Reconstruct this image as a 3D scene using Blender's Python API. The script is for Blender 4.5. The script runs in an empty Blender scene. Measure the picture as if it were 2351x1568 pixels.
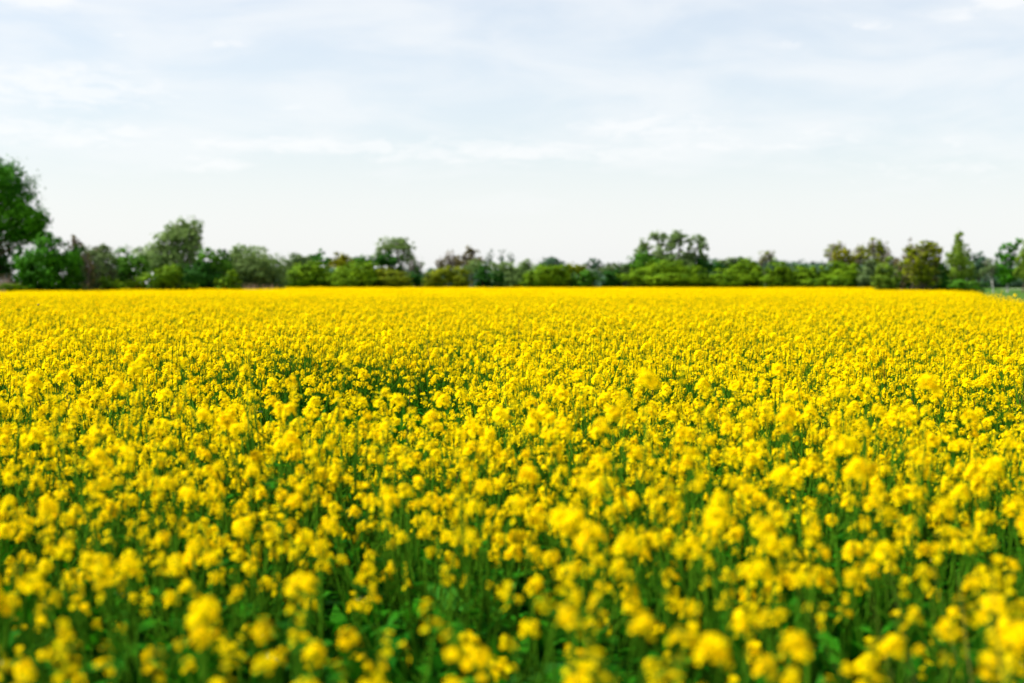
import bpy, math, random
import numpy as np
from mathutils import Vector, Matrix, Euler

rng = np.random.default_rng(7)
random.seed(7)
scene = bpy.context.scene
col = scene.collection

# ------------------------------------------------------------------ camera maths
FPX = 3265.0                       # focal length in pixels of a 2351 x 1568 picture (50 mm, full frame)
CAM_Z = 1.70
TILT = math.atan(134.0 / FPX)      # camera looks slightly down, horizon at row 650
CT, ST = math.cos(TILT), math.sin(TILT)

def at(px, py, d):
    """world point seen at (px, py) of the 2351 wide photograph, at depth Y = d"""
    u, v = (px - 1175.5) / FPX, (784.0 - py) / FPX
    dy = CT + v * ST
    dz = -ST + v * CT
    k = d / dy
    return np.array((u * k, d, CAM_Z + dz * k))

# ------------------------------------------------------------------ small helpers
def tag(o, label=None, cat=None, group=None, kind=None):
    if label: o['label'] = label
    if cat: o['category'] = cat
    if group: o['group'] = group
    if kind: o['kind'] = kind
    return o

def empty(name, loc, rz=0.0, s=1.0):
    o = bpy.data.objects.new(name, None)
    o.empty_display_size = 0.2
    o.location = loc
    o.rotation_euler = (0, 0, rz)
    o.scale = (s, s, s)
    col.objects.link(o)
    return o

class MB:
    """collects polygons (numpy) of one mesh"""
    def __init__(self):
        self.v, self.f, self.m, self.n = [], [], [], 0
    def add(self, verts, faces, mat=0):
        verts = np.asarray(verts, dtype=np.float64).reshape(-1, 3)
        self.v.append(verts)
        for f in faces:
            self.f.append([i + self.n for i in f])
            self.m.append(mat)
        self.n += len(verts)
    def quads(self, q, mat=0):
        """q: (N,4,3)"""
        q = np.asarray(q)
        base = self.n
        self.v.append(q.reshape(-1, 3))
        for i in range(len(q)):
            b = base + 4 * i
            self.f.append([b, b + 1, b + 2, b + 3])
            self.m.append(mat)
        self.n += 4 * len(q)
    def tube(self, pts, rads, sides=4, mat=0):
        pts = [Vector(p) for p in pts]
        ring = []
        verts, faces = [], []
        for i, p in enumerate(pts):
            a = pts[max(i - 1, 0)]; b = pts[min(i + 1, len(pts) - 1)]
            t = (b - a).normalized()
            x = t.orthogonal().normalized() if i == 0 else (x - t * x.dot(t)).normalized()
            y = t.cross(x)
            for k in range(sides):
                an = 2 * math.pi * k / sides
                verts.append(p + (x * math.cos(an) + y * math.sin(an)) * rads[i])
        for i in range(len(pts) - 1):
            for k in range(sides):
                k2 = (k + 1) % sides
                faces.append([i * sides + k, i * sides + k2, (i + 1) * sides + k2, (i + 1) * sides + k])
        faces.append([(len(pts) - 1) * sides + k for k in range(sides)])
        self.add([tuple(v) for v in verts], faces, mat)
    def transform_add(self, other, M):
        """append another MB transformed by the matrix M"""
        R = np.array(M.to_3x3()); t = np.array(M.translation)
        base = self.n
        for v in other.v:
            self.v.append(v @ R.T + t)
        for f, m in zip(other.f, other.m):
            self.f.append([i + base for i in f]); self.m.append(m)
        self.n += other.n
    def mesh(self, name, mats, smooth=False):
        me = bpy.data.meshes.new(name)
        v = np.concatenate(self.v) if self.v else np.zeros((0, 3))
        me.vertices.add(len(v))
        me.vertices.foreach_set('co', v.astype(np.float32).ravel())
        lens = np.array([len(f) for f in self.f], dtype=np.int32)
        loops = np.array([i for f in self.f for i in f], dtype=np.int32)
        me.loops.add(len(loops))
        me.loops.foreach_set('vertex_index', loops)
        me.polygons.add(len(lens))
        me.polygons.foreach_set('loop_start', np.concatenate(([0], np.cumsum(lens)[:-1])).astype(np.int32))
        me.polygons.foreach_set('loop_total', lens)
        me.polygons.foreach_set('material_index', np.array(self.m, dtype=np.int32))
        if smooth:
            me.polygons.foreach_set('use_smooth', np.ones(len(lens), dtype=bool))
        for m in mats: me.materials.append(m)
        me.update(calc_edges=True)
        return me

def quad_mesh(name, q, mat):
    """fast path: (N,4,3) array of loose quads -> mesh"""
    n = len(q)
    me = bpy.data.meshes.new(name)
    me.vertices.add(n * 4)
    me.vertices.foreach_set('co', np.ascontiguousarray(q, dtype=np.float32).ravel())
    me.loops.add(n * 4)
    me.loops.foreach_set('vertex_index', np.arange(n * 4, dtype=np.int32))
    me.polygons.add(n)
    me.polygons.foreach_set('loop_start', np.arange(0, n * 4, 4, dtype=np.int32))
    me.polygons.foreach_set('loop_total', np.full(n, 4, dtype=np.int32))
    me.materials.append(mat)
    me.update(calc_edges=True)
    return me

def link(name, me, parent=None, loc=None):
    o = bpy.data.objects.new(name, me)
    col.objects.link(o)
    if parent is not None: o.parent = parent
    if loc is not None: o.location = loc
    return o

# ------------------------------------------------------------------ materials
def new_mat(name):
    m = bpy.data.materials.new(name)
    m.use_nodes = True
    nt = m.node_tree
    nt.nodes.clear()
    out = nt.nodes.new('ShaderNodeOutputMaterial')
    return m, nt, out

def leafy(name, c1, c2, trans=0.3, rough=0.55, spec=0.3, noise_scale=None, tcol=None, noise_amt=0.6, per_plant=0.0):
    """thin leaf or petal: diffuse/gloss on the face, part of the light passes through. Colour varies per leaf (c1..c2)."""
    m, nt, out = new_mat(name)
    N, L = nt.nodes, nt.links
    geo = N.new('ShaderNodeNewGeometry')
    fac = geo.outputs['Random Per Island']
    if per_plant:
        oi = N.new('ShaderNodeObjectInfo')
        mp_ = N.new('ShaderNodeMix'); mp_.data_type = 'FLOAT'; mp_.inputs[0].default_value = per_plant
        L.new(fac, mp_.inputs[2]); L.new(oi.outputs['Random'], mp_.inputs[3]); fac = mp_.outputs[0]
    if noise_scale:
        tc = N.new('ShaderNodeTexCoord')
        no = N.new('ShaderNodeTexNoise'); no.inputs['Scale'].default_value = noise_scale; no.inputs['Detail'].default_value = 3
        L.new(tc.outputs['Object'], no.inputs['Vector'])
        mr = N.new('ShaderNodeMapRange'); mr.inputs['From Min'].default_value = 0.36; mr.inputs['From Max'].default_value = 0.64
        L.new(no.outputs['Fac'], mr.inputs['Value'])
        mx = N.new('ShaderNodeMix'); mx.data_type = 'FLOAT'; mx.inputs[0].default_value = noise_amt
        L.new(fac, mx.inputs[2]); L.new(mr.outputs['Result'], mx.inputs[3])
        fac = mx.outputs[0]
    cm = N.new('ShaderNodeMix'); cm.data_type = 'RGBA'
    cm.inputs[6].default_value = (*c1, 1); cm.inputs[7].default_value = (*c2, 1)
    L.new(fac, cm.inputs[0])
    p = N.new('ShaderNodeBsdfPrincipled')
    p.inputs['Roughness'].default_value = rough
    p.inputs['Specular IOR Level'].default_value = spec
    L.new(cm.outputs[2], p.inputs['Base Color'])
    t = N.new('ShaderNodeBsdfTranslucent')
    if tcol:
        t.inputs['Color'].default_value = (*tcol, 1)
    else:
        L.new(cm.outputs[2], t.inputs['Color'])
    ms = N.new('ShaderNodeMixShader'); ms.inputs[0].default_value = trans
    L.new(p.outputs[0], ms.inputs[1]); L.new(t.outputs[0], ms.inputs[2])
    L.new(ms.outputs[0], out.inputs['Surface'])
    return m

def plain(name, c1, c2, scale=4.0, rough=0.8, spec=0.2, coords='Object', detail=6):
    m, nt, out = new_mat(name)
    N, L = nt.nodes, nt.links
    tc = N.new('ShaderNodeTexCoord')
    no = N.new('ShaderNodeTexNoise'); no.inputs['Scale'].default_value = scale; no.inputs['Detail'].default_value = detail
    L.new(tc.outputs[coords], no.inputs['Vector'])
    mr = N.new('ShaderNodeMapRange'); mr.inputs['From Min'].default_value = 0.3; mr.inputs['From Max'].default_value = 0.7
    L.new(no.outputs['Fac'], mr.inputs['Value'])
    cm = N.new('ShaderNodeMix'); cm.data_type = 'RGBA'
    cm.inputs[6].default_value = (*c1, 1); cm.inputs[7].default_value = (*c2, 1)
    L.new(mr.outputs['Result'], cm.inputs[0])
    p = N.new('ShaderNodeBsdfPrincipled')
    p.inputs['Roughness'].default_value = rough
    p.inputs['Specular IOR Level'].default_value = spec
    L.new(cm.outputs[2], p.inputs['Base Color'])
    L.new(p.outputs[0], out.inputs['Surface'])
    return m

M_PETAL = leafy('petal_yellow', (0.90, 0.56, 0.0), (0.97, 0.83, 0.0), trans=0.5, rough=0.8, spec=0.02, per_plant=.35)
M_BUD = leafy('bud_green', (0.42, 0.38, 0.010), (0.62, 0.48, 0.006), trans=0.1, rough=0.6, spec=0.1)
M_STEM = plain('stem_green', (0.020, 0.080, 0.002), (0.042, 0.11, 0.004), 9.0, 0.9, 0.02)
M_DRYSTEM = plain('stem_brown', (0.018, 0.024, 0.006), (0.05, 0.04, 0.012), 9.0, 0.9, 0.02)
M_LEAF = leafy('leaf_green', (0.006, 0.085, 0.001), (0.026, 0.170, 0.003), trans=0.38, rough=0.6, spec=0.05)
M_PALE = leafy('leaf_pale', (0.16, 0.24, 0.12), (0.34, 0.38, 0.28), trans=0.2, rough=0.5, spec=0.2)
M_BARK = plain('bark_brown', (0.07, 0.05, 0.035), (0.13, 0.105, 0.08), 3.0, 0.9, 0.1)
M_BIRCH = plain('bark_pale', (0.30, 0.29, 0.27), (0.62, 0.60, 0.58), 2.2, 0.8, 0.1)
M_TWIG = plain('twig_brown', (0.09, 0.075, 0.06), (0.15, 0.12, 0.10), 2.0, 0.9, 0.1)

# ------------------------------------------------------------------ rapeseed plant: flower heads, stems, leaves
def flower(mb, c, n, size):
    """one four petalled flower at c facing n"""
    n = n / np.linalg.norm(n)
    a = np.cross(n, rng.normal(size=3)); a /= np.linalg.norm(a)
    b = np.cross(n, a)
    q = np.zeros((4, 4, 3))
    for k in range(4):
        an = k * math.pi / 2 + rng.normal() * 0.12
        d = a * math.cos(an) + b * math.sin(an)
        s = -a * math.sin(an) + b * math.cos(an)
        L = size * rng.uniform(0.85, 1.1)
        up = rng.uniform(0.05, 0.45)
        q[k, 0] = c
        q[k, 1] = c + d * L * 0.72 + s * L * 0.46 + n * L * up * 0.6
        q[k, 2] = c + d * L + n * L * up * 0.55
        q[k, 3] = c + d * L * 0.72 - s * L * 0.46 + n * L * up * 0.6
    mb.quads(q, 0)

def bud(mb, c, r, ax):
    ax = ax / np.linalg.norm(ax)
    a = np.cross(ax, (0.3, 0.5, 0.9)); a /= np.linalg.norm(a); b = np.cross(ax, a)
    v = [c - ax * r * 1.6, c + a * r, c + b * r, c - a * r, c - b * r, c + ax * r * 1.6]
    mb.add(v, [[0, 2, 1], [0, 3, 2], [0, 4, 3], [0, 1, 4], [5, 1, 2], [5, 2, 3], [5, 3, 4], [5, 4, 1]], 1)

def make_head(big=1.0, nf=15):
    """raceme: stalk, dome of open flowers, tight buds on top, thin young pods under it. Origin at the stalk's foot, grows along +Z"""
    mb = MB()
    H = 0.085 * big
    bend = rng.normal(0, 0.006, 2)
    def axis(t): return np.array((bend[0] * t * t, bend[1] * t * t, H * t))
    mb.tube([axis(0), axis(.5), axis(1)], [0.0019, 0.0015, 0.0011], 3, 2)
    for i in range(nf):
        f = i / nf
        t = 0.50 + 0.44 * f + rng.normal() * 0.02
        an = i * 2.4 + rng.normal() * 0.3
        r = (0.027 - 0.013 * f) * big * rng.uniform(0.8, 1.15)
        o = np.array((math.cos(an), math.sin(an), 0.0))
        p0 = axis(t)
        p1 = p0 + o * r + np.array((0, 0, 0.010 * big + 0.004 * f))
        w = np.array((-o[1], o[0], 0)) * 0.0006
        mb.quads([[p0 - w, p0 + w, p1 + w, p1 - w]], 2)
        flower(mb, p1, o * 0.75 + np.array((0, 0, 0.55 + 0.6 * f)) + rng.normal(0, .2, 3), 0.0128 * big * rng.uniform(0.85, 1.15))
    for i in range(7):
        an = i * 2.4
        r = 0.0055 * big * math.sqrt(i / 7.0)
        bud(mb, axis(1) + np.array((math.cos(an) * r, math.sin(an) * r, 0.003 - r * 0.5)), 0.0021 * big, np.array((math.cos(an) * .4, math.sin(an) * .4, 1)))
    for i in range(6):
        t = 0.05 + 0.07 * i
        an = i * 2.4 + 1.0
        o = np.array((math.cos(an), math.sin(an), 0.5))
        p0 = axis(t); p1 = p0 + o * 0.020 * big; p2 = p1 + np.array((o[0] * .3, o[1] * .3, 1.0)) * 0.022 * big
        w = np.array((-o[1], o[0], 0)) * 0.0007
        mb.quads([[p0 - w, p0 + w, p1 + w, p1 - w], [p1 - w, p1 + w, p2 + w * .3, p2 - w * .3]], 2)
    return mb

def make_loose(nf, big=1.0):
    """a raceme that is nearly over or just opening: a few separate flowers up a longer stalk"""
    mb = MB()
    H = 0.10 * big
    def axis(t): return np.array((0, 0, H * t))
    mb.tube([axis(0), axis(.5), axis(1)], [0.0018, 0.0014, 0.001], 3, 2)
    for i in range(nf):
        t = rng.uniform(.45, 1.0)
        an = i * 2.4 + rng.normal() * .5
        rr = rng.uniform(.010, .021) * big * (1.25 - .6 * t)
        o = np.array((math.cos(an), math.sin(an), 0.0))
        p0 = axis(t); p1 = p0 + o * rr + np.array((0, 0, .010))
        w = np.array((-o[1], o[0], 0)) * .0006
        mb.quads([[p0 - w, p0 + w, p1 + w, p1 - w]], 2)
        flower(mb, p1, o * .7 + np.array((0, 0, .5 + .6 * t)) + rng.normal(0, .25, 3), .0088 * rng.uniform(.8, 1.2))
    for i in range(4):
        an = i * 2.4
        bud(mb, axis(1) + np.array((math.cos(an) * .003, math.sin(an) * .003, .002)), .0019, np.array((math.cos(an) * .4, math.sin(an) * .4, 1)))
    return mb

HEADS = [make_head(.55, 13), make_head(.64, 16), make_head(.48, 10), make_head(.70, 17), make_head(.42, 8),
         make_loose(3, .7), make_loose(8), make_loose(6, .8), make_head(.86, 21), make_head(.55, 9)]
HEAD_MATS = [M_PETAL, M_BUD, M_STEM]

def leaf_blade(mb, base, d, L, W, droop, mat=1):
    if mat == 1 and rng.random() < .006: mat, L = 2, L * .55
    """a lobed leaf: midrib curve with widths, folded along the rib"""
    d = d / np.linalg.norm(d)
    side = np.cross(d, (0, 0, 1.0)); side /= np.linalg.norm(side)
    n = 5
    prof = [0.12, 0.55, 1.0, 0.8, 0.05]
    pts = []
    for i in range(n):
        t = i / (n - 1)
        c = base + d * L * t + np.array((0, 0, -droop * L * t * t))
        w = W * prof[i] * rng.uniform(0.85, 1.15)
        pts += [c - side * w + np.array((0, 0, w * .35)), c, c + side * w + np.array((0, 0, w * .35))]
    faces = []
    for i in range(n - 1):
        b = i * 3
        faces += [[b, b + 1, b + 4, b + 3], [b + 1, b + 2, b + 5, b + 4]]
    mb.add(pts, faces, mat)

def make_plant(nb, thin=False):
    """returns stem MB, leaves MB, [(head index, matrix)]"""
    st, lv, hd = MB(), MB(), []
    H = 1.08
    def hid(): return int(rng.integers(5, 10)) if thin else (int(rng.integers(0, 5)) if rng.random() < .8 else int(rng.integers(5, 10)))
    lean = rng.normal(0, 0.05, 2)
    def ax(t): return np.array((lean[0] * t * t, lean[1] * t * t, H * t))
    st.tube([ax(t) for t in (0, .3, .6, .85, 1)], [.0075, .0068, .0055, .004, .0024], 4, 0)
    M = Matrix.Translation(Vector(ax(1))) @ Euler((rng.normal(0, .1), rng.normal(0, .1), rng.uniform(0, 6.28))).to_matrix().to_4x4()
    hd.append((hid(), M))
    for i in range(nb):
        t0 = rng.uniform(0.50, 0.84)
        an = i * 2.4 + rng.normal() * .3
        o = np.array((math.cos(an), math.sin(an), 0))
        p0 = ax(t0)
        spread = rng.uniform(0.06, 0.24)
        top = rng.uniform(.66, 1.06) if thin else rng.uniform(0.84, 1.09)
        p2 = np.array((p0[0] + o[0] * spread, p0[1] + o[1] * spread, H * top))
        p1 = p0 * .5 + p2 * .5 + o * spread * .22 - np.array((0, 0, .01))
        st.tube([p0, p1, p2], [.0036, .003, .0018], 3, 0)
        di = Vector(p2 - p1).normalized()
        q = Vector((0, 0, 1)).rotation_difference((di + Vector((0, 0, 1.2))).normalized())
        M = Matrix.Translation(Vector(p2)) @ q.to_matrix().to_4x4() @ Matrix.Rotation(rng.uniform(0, 6.28), 4, 'Z')
        hd.append((hid(), M))
        # small clasping leaf under the branch
        leaf_blade(lv, p0 - np.array((0, 0, .01)), o + np.array((0, 0, .35)) + rng.normal(0, .15, 3), rng.uniform(.07, .13), rng.uniform(.014, .024), .35)
    for i in range(22 if thin else 9):
        t0 = rng.uniform(0.12, 0.80)
        an = rng.uniform(0, 6.28)
        o = np.array((math.cos(an), math.sin(an), rng.uniform(.1, .9)))
        k = 1.25 - t0
        leaf_blade(lv, ax(t0), o, rng.uniform(.15, .26) * k, rng.uniform(.028, .052) * k, rng.uniform(.2, .9))
    return st, lv, hd

PLANTS = [make_plant(n) for n in (7, 8, 9, 8, 10, 7, 9, 8)]
# sparse plants, as on the near edge of the field: fewer flowering branches, more leaf
THIN = [make_plant(n, True) for n in (3, 4, 5, 4, 5)]
VARIANTS = PLANTS + THIN                       # 0..7 full, 8..12 thin

head_me = [h.mesh('flower_head', HEAD_MATS) for h in HEADS]
stem_me = [p[0].mesh('stem', [M_STEM], True) for p in VARIANTS]
leaf_me = [p[1].mesh('leaves', [M_STEM, M_LEAF, M_PALE]) for p in VARIANTS]

def merged(p):
    """one MB of a whole plant for the crop mass: slots petal, bud, stem, leaf"""
    mb = MB()
    st, lv, hd = p
    a = MB(); a.transform_add(st, Matrix.Identity(4)); a.m = [2] * len(a.m); mb.transform_add(a, Matrix.Identity(4))
    a = MB(); a.transform_add(lv, Matrix.Identity(4)); a.m = [5 if k == 2 else 3 for k in a.m]; mb.transform_add(a, Matrix.Identity(4))
    for h, M in hd: mb.transform_add(HEADS[h], M)
    return mb

def bare_stalk():
    """a bolted stalk standing out of the crop with hardly a flower left"""
    mb = MB()
    l = rng.normal(0, .13, 2)
    def ax(t): return np.array((l[0] * t * t, l[1] * t * t, 1.36 * t))
    mb.tube([ax(t) for t in (0, .4, .75, 1)], [.0065, .006, .0045, .002], 3, 4 if rng.random() < .4 else 2)
    for i in range(16):
        t = .72 + .017 * i
        an = i * 2.4
        o = np.array((math.cos(an), math.sin(an), .6)); p0 = ax(t); p1 = p0 + o * .035
        w = np.array((0, 0, .0013))
        mb.quads([[p0 - w, p0 + w, p1 + w * .4, p1 - w * .4]], 2)
    for i in range(5):
        flower(mb, ax(1) + rng.normal(0, .008, 3), rng.normal(0, 1, 3) + np.array((0, 0, 1.)), .009)
    return mb

def patch():
    """1.5 m square of crop as seen from far away: coarse heads, stalks and leaves"""
    mb = MB()
    for i in range(54):
        x, y = rng.uniform(-.78, .78, 2)
        s = rng.uniform(.9, 1.07)
        nh = int(rng.integers(5, 9))
        an0 = rng.uniform(0, 6.28)
        mb.quads([[(x - .004, y, 0), (x + .004, y, 0), (x + .003, y, 1.0 * s), (x - .003, y, 1.0 * s)]], 2)
        for k in range(nh):
            r = rng.uniform(.02, .19); a = an0 + k * 2.4
            c = np.array((x + r * math.cos(a), y + r * math.sin(a), s * rng.uniform(.93, 1.16)))
            mb.quads([[(c[0] - .003, c[1], c[2] - .25), (c[0] + .003, c[1], c[2] - .25), c + (.002, 0, 0), c - (.002, 0, 0)]], 2)
            for j in range(7):
                n = rng.normal(0, 1, 3); n[2] = abs(n[2]) + .4; n /= np.linalg.norm(n)
                t = np.cross(n, rng.normal(0, 1, 3)); t /= np.linalg.norm(t); b = np.cross(n, t)
                cc = c + rng.normal(0, .013, 3); w = rng.uniform(.009, .0145)
                mb.quads([[cc - t * w, cc - b * w, cc + t * w, cc + b * w]], 0)
        for k in range(3):
            a = rng.uniform(0, 6.28)
            leaf_blade(mb, np.array((x, y, rng.uniform(.3, .8))), np.array((math.cos(a), math.sin(a), .5)), .16, .035, .5, 3)
    return mb

TEMPLATES = [merged(p) for p in VARIANTS] + [bare_stalk() for _ in range(4)]
PATCHES = [patch() for _ in range(5)]
N_FULL, N_THIN, N_BARE = len(PLANTS), len(THIN), 4

# ------------------------------------------------------------------ field layout (plan view)
def right_edge(y):
    return np.interp(y, [-10, 0, 10, 41, 78, 96, 112, 163], [2.4, 4.4, 7.0, 13.9, 25.6, 30.0, 29.6, 42.2])
def left_edge(y):
    return np.interp(y, [-10, 60, 90, 116, 150, 163], [-36, -36, -32.4, -27.8, -26.6, -26.0])
FIELD_END = 163.0
def hnoise(x, y):
    return (np.sin(x * 1.9 + 1.3 * np.sin(y * .9 + .4)) + np.sin(y * 2.3 + 1.1 * np.sin(x * 1.1 + 2.0)) + np.sin(x * .63 - y * .41 + 1.7)) / 3.0
def gap(x, y):
    """thin places in the crop, 1 = bare"""
    g = np.exp(-(((x + .85) / .70) ** 2 + ((y - 8.3) / 1.65) ** 2) ** 2)
    g = np.maximum(g, .75 * np.exp(-(((x - 1.0) / .35) ** 2 + ((y - 7.6) / .7) ** 2)))
    g = np.maximum(g, .6 * np.exp(-(((x - 2.0) / .5) ** 2 + ((y - 6.2) / .6) ** 2)))
    return g

sp = 0.168
gx, gy = np.meshgrid(np.arange(-22, 22, sp), np.arange(0.75, 47, sp))
px = (gx + rng.uniform(-.5, .5, gx.shape) * sp * 1.2).ravel()
py = (gy + rng.uniform(-.5, .5, gy.shape) * sp * 1.2).ravel()
inside = (np.abs(px) < 0.40 * py + 2.2) & (px > left_edge(py)) & (px < right_edge(py))
dens = np.interp(py, [1.0, 2.2, 3.0, 3.8, 4.6], [.66, .62, .62, .80, 1.0])
dens = dens * np.clip(1 + np.where(py < 3.0, .85, .25) * hnoise(px * .8 + 3, py * .8), .3, 1.2) * (1 - .76 * gap(px, py))
keep = inside & (rng.random(px.shape) < dens)
px, py = px[keep], py[keep]
n = len(px)
g = gap(px, py)
scl = 1.0 + .045 * hnoise(px, py) + rng.normal(0, .045, n)
scl = scl * (1 - .35 * g) * np.interp(py, [1, 3, 4.5], [.92, .96, 1.0])
tall = rng.random(n) < .03
scl = np.where(tall & (g < .2), scl * 1.10, scl)
pick = np.where(rng.random(n) < np.interp(py, [1.5, 2.4, 3.2, 3.9], [.85, .75, .45, .05]) + g * .85, rng.integers(N_FULL, N_FULL + N_THIN, n), rng.integers(0, N_FULL, n))
rotz = rng.uniform(0, 6.28, n)
lean = np.where(py < 4.5, .10, .06)
tx, ty = rng.normal(0, 1, n) * lean, rng.normal(0, 1, n) * lean

# individual plants: the nearest ones whose tops the camera sees
top = 1.1 * scl
vis = (np.abs(px) < 0.36 * py + .10) & ((CAM_Z - top) / py < .288) & (py > 1.15)
order = np.argsort(np.where(vis, py, 1e9))
SPECIAL = [  # tall plants whose heads stand clear of the crop: head px, py, depth, variant, label
    (668, 845, 4.9, 0, 'tall rapeseed plant whose soft yellow head rises into the dark green gap in the crop'),
    (577, 872, 4.6, 2, 'tall rapeseed plant with a blurred head just before the near end of the green gap'),
    (228, 868, 4.6, 4, 'tall rapeseed plant standing out of the crop below the big willow at the field edge'),
    (820, 880, 4.5, 6, 'rapeseed plant with a broad blurred head in the middle of the green gap'),
    (1408, 912, 3.9, 1, 'tall blurred rapeseed plant rising below the multi-stemmed grey-green tree'),
    (1985, 930, 4.2, 3, 'tall slender rapeseed plant with a round head rising below the hedge with the level top'),
]
n_ind = 300 - len(SPECIAL)
ind = order[:n_ind]
is_ind = np.zeros(n, bool); is_ind[ind] = True

GROUP = 'rapeseed plants in the nearest rows of the field'
LABEL = 'blurred rapeseed plant with yellow flower heads and dark green leaves in the nearest rows'
protos = {}
def place_plant(v, loc, rot, s, label, group=GROUP):
    e = bpy.data.objects.new('rapeseed_plant', None)
    e.empty_display_size = .1
    e.location = loc; e.rotation_euler = rot; e.scale = (s, s, s)
    col.objects.link(e)
    tag(e, label, 'plant', group)
    if v not in protos:
        lst = [bpy.data.objects.new('stem', stem_me[v]), bpy.data.objects.new('leaves', leaf_me[v])]
        for h, M in VARIANTS[v][2]:
            o = bpy.data.objects.new('flower_head', head_me[h])
            o.matrix_local = M
            lst.append(o)
        protos[v] = lst
    else:
        lst = [o.copy() for o in protos[v]]
    for o in lst:
        o.parent = e
        col.objects.link(o)
    return e
for i in ind:
    place_plant(int(pick[i]), (px[i], py[i], 0), (tx[i], ty[i], rotz[i]), float(scl[i]), LABEL)
for (qx, qy, d, v, lab) in SPECIAL:
    w = at(qx, qy, d)
    hd = VARIANTS[v][2][0][1].translation
    s = (w[2]) / (hd.z + .085)
    place_plant(v, (w[0] - hd.x * s, d - hd.y * s, 0), (0, 0, 0), float(s), lab)

# ------------------------------------------------------------------ the rest of the crop: ONE object
mx_, my_, ms_, mp_ = px[~is_ind], py[~is_ind], scl[~is_ind], pick[~is_ind]
mr_ = np.stack([tx[~is_ind], ty[~is_ind], rotz[~is_ind]], 1)
nb = rng.random(len(mx_)) < np.where(my_ > 4.2, np.where(my_ < 16, .11, .04), 0.0)
nb_extra = np.where(nb)[0]
mp_ = mp_.copy(); mp_[nb_extra] = rng.integers(N_FULL + N_THIN, N_FULL + N_THIN + N_BARE, len(nb_extra))
ms_ = ms_.copy(); ms_[nb_extra] *= rng.uniform(.76, .92, len(nb_extra))
# far patches
ps = 1.42
gx, gy = np.meshgrid(np.arange(-75, 75, ps), np.arange(46.6, FIELD_END, ps))
qx = (gx + rng.uniform(-.2, .2, gx.shape)).ravel(); qy = (gy + rng.uniform(-.2, .2, gy.shape)).ravel()
k = (qx > left_edge(qy) + .5) & (qx < right_edge(qy) - .5) & (np.abs(qx) < .45 * qy + 4)
qx, qy = qx[k], qy[k]
qs = 1.0 + .035 * hnoise(qx * .35, qy * .35) + rng.normal(0, .035, len(qx))
qr = np.stack([np.zeros(len(qx)), np.zeros(len(qx)), rng.integers(0, 4, len(qx)) * math.pi / 2 + rng.normal(0, .2, len(qx))], 1)
qp = rng.integers(0, len(PATCHES), len(qx))

crop = MB()
tm = []
for i, t in enumerate(TEMPLATES + PATCHES):
    crop.transform_add(t, Matrix.Identity(4)); tm.append(np.full(t.n, i, np.int32))
n_t = crop.n
pts = np.stack([np.concatenate([mx_, qx]), np.concatenate([my_, qy]), np.zeros(len(mx_) + len(qx))], 1)
crop.v.append(pts); crop.n += len(pts)
crop_me = crop.mesh('rapeseed_crop', [M_PETAL, M_BUD, M_STEM, M_LEAF, M_DRYSTEM, M_PALE])
def attr(name, typ, data, key='value'):
    a = crop_me.attributes.new(name, typ, 'POINT')
    a.data.foreach_set(key, np.ascontiguousarray(data).ravel())
NT = len(TEMPLATES)
attr('tmpl', 'INT', np.concatenate(tm + [np.full(len(mx_), -1, np.int32), np.full(len(qx), -2, np.int32)]).astype(np.int32))
attr('pick', 'INT', np.concatenate([np.zeros(n_t), mp_, qp]).astype(np.int32))
attr('spin', 'FLOAT_VECTOR', np.concatenate([np.zeros((n_t, 3)), mr_, qr]).astype(np.float32), 'vector')
attr('size', 'FLOAT', np.concatenate([np.ones(n_t), ms_, qs]).astype(np.float32))
crop_o = link('rapeseed_crop', crop_me)
tag(crop_o, 'solid yellow mass of flowering rapeseed filling the field up to the hedge', 'crop', kind='stuff')

ng = bpy.data.node_groups.new('scatter_crop', 'GeometryNodeTree')
ng.interface.new_socket('Geometry', in_out='INPUT', socket_type='NodeSocketGeometry')
ng.interface.new_socket('Geometry', in_out='OUTPUT', socket_type='NodeSocketGeometry')
N, L = ng.nodes, ng.links
gi = N.new('NodeGroupInput'); go = N.new('NodeGroupOutput')
def named(nm, t):
    a = N.new('GeometryNodeInputNamedAttribute'); a.data_type = t; a.inputs['Name'].default_value = nm
    return a.outputs['Attribute']
A_t, A_p, A_r, A_s = named('tmpl', 'INT'), named('pick', 'INT'), named('spin', 'FLOAT_VECTOR'), named('size', 'FLOAT')
def select(val):
    c = N.new('FunctionNodeCompare'); c.data_type = 'INT'; c.operation = 'EQUAL'
    ins = [s for s in c.inputs if s.type == 'INT']
    L.new(A_t, ins[0]); ins[1].default_value = val
    s = N.new('GeometryNodeSeparateGeometry'); s.domain = 'POINT'
    L.new(gi.outputs[0], s.inputs['Geometry']); L.new(c.outputs['Result'], s.inputs['Selection'])
    return s.outputs['Selection']
final = N.new('GeometryNodeJoinGeometry')
for pid, rng_ in ((-1, range(0, NT)), (-2, range(NT, NT + len(PATCHES)))):
    j = N.new('GeometryNodeGeometryToInstance')
    for i in reversed(list(rng_)):                # the last link made comes first
        L.new(select(i), j.inputs[0])
    iop = N.new('GeometryNodeInstanceOnPoints')
    L.new(select(pid), iop.inputs['Points']); L.new(j.outputs[0], iop.inputs['Instance'])
    iop.inputs['Pick Instance'].default_value = True
    L.new(A_p, iop.inputs['Instance Index']); L.new(A_r, iop.inputs['Rotation']); L.new(A_s, iop.inputs['Scale'])
    L.new(iop.outputs[0], final.inputs[0])
L.new(final.outputs[0], go.inputs[0])
md = crop_o.modifiers.new('scatter', 'NODES'); md.node_group = ng

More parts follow.
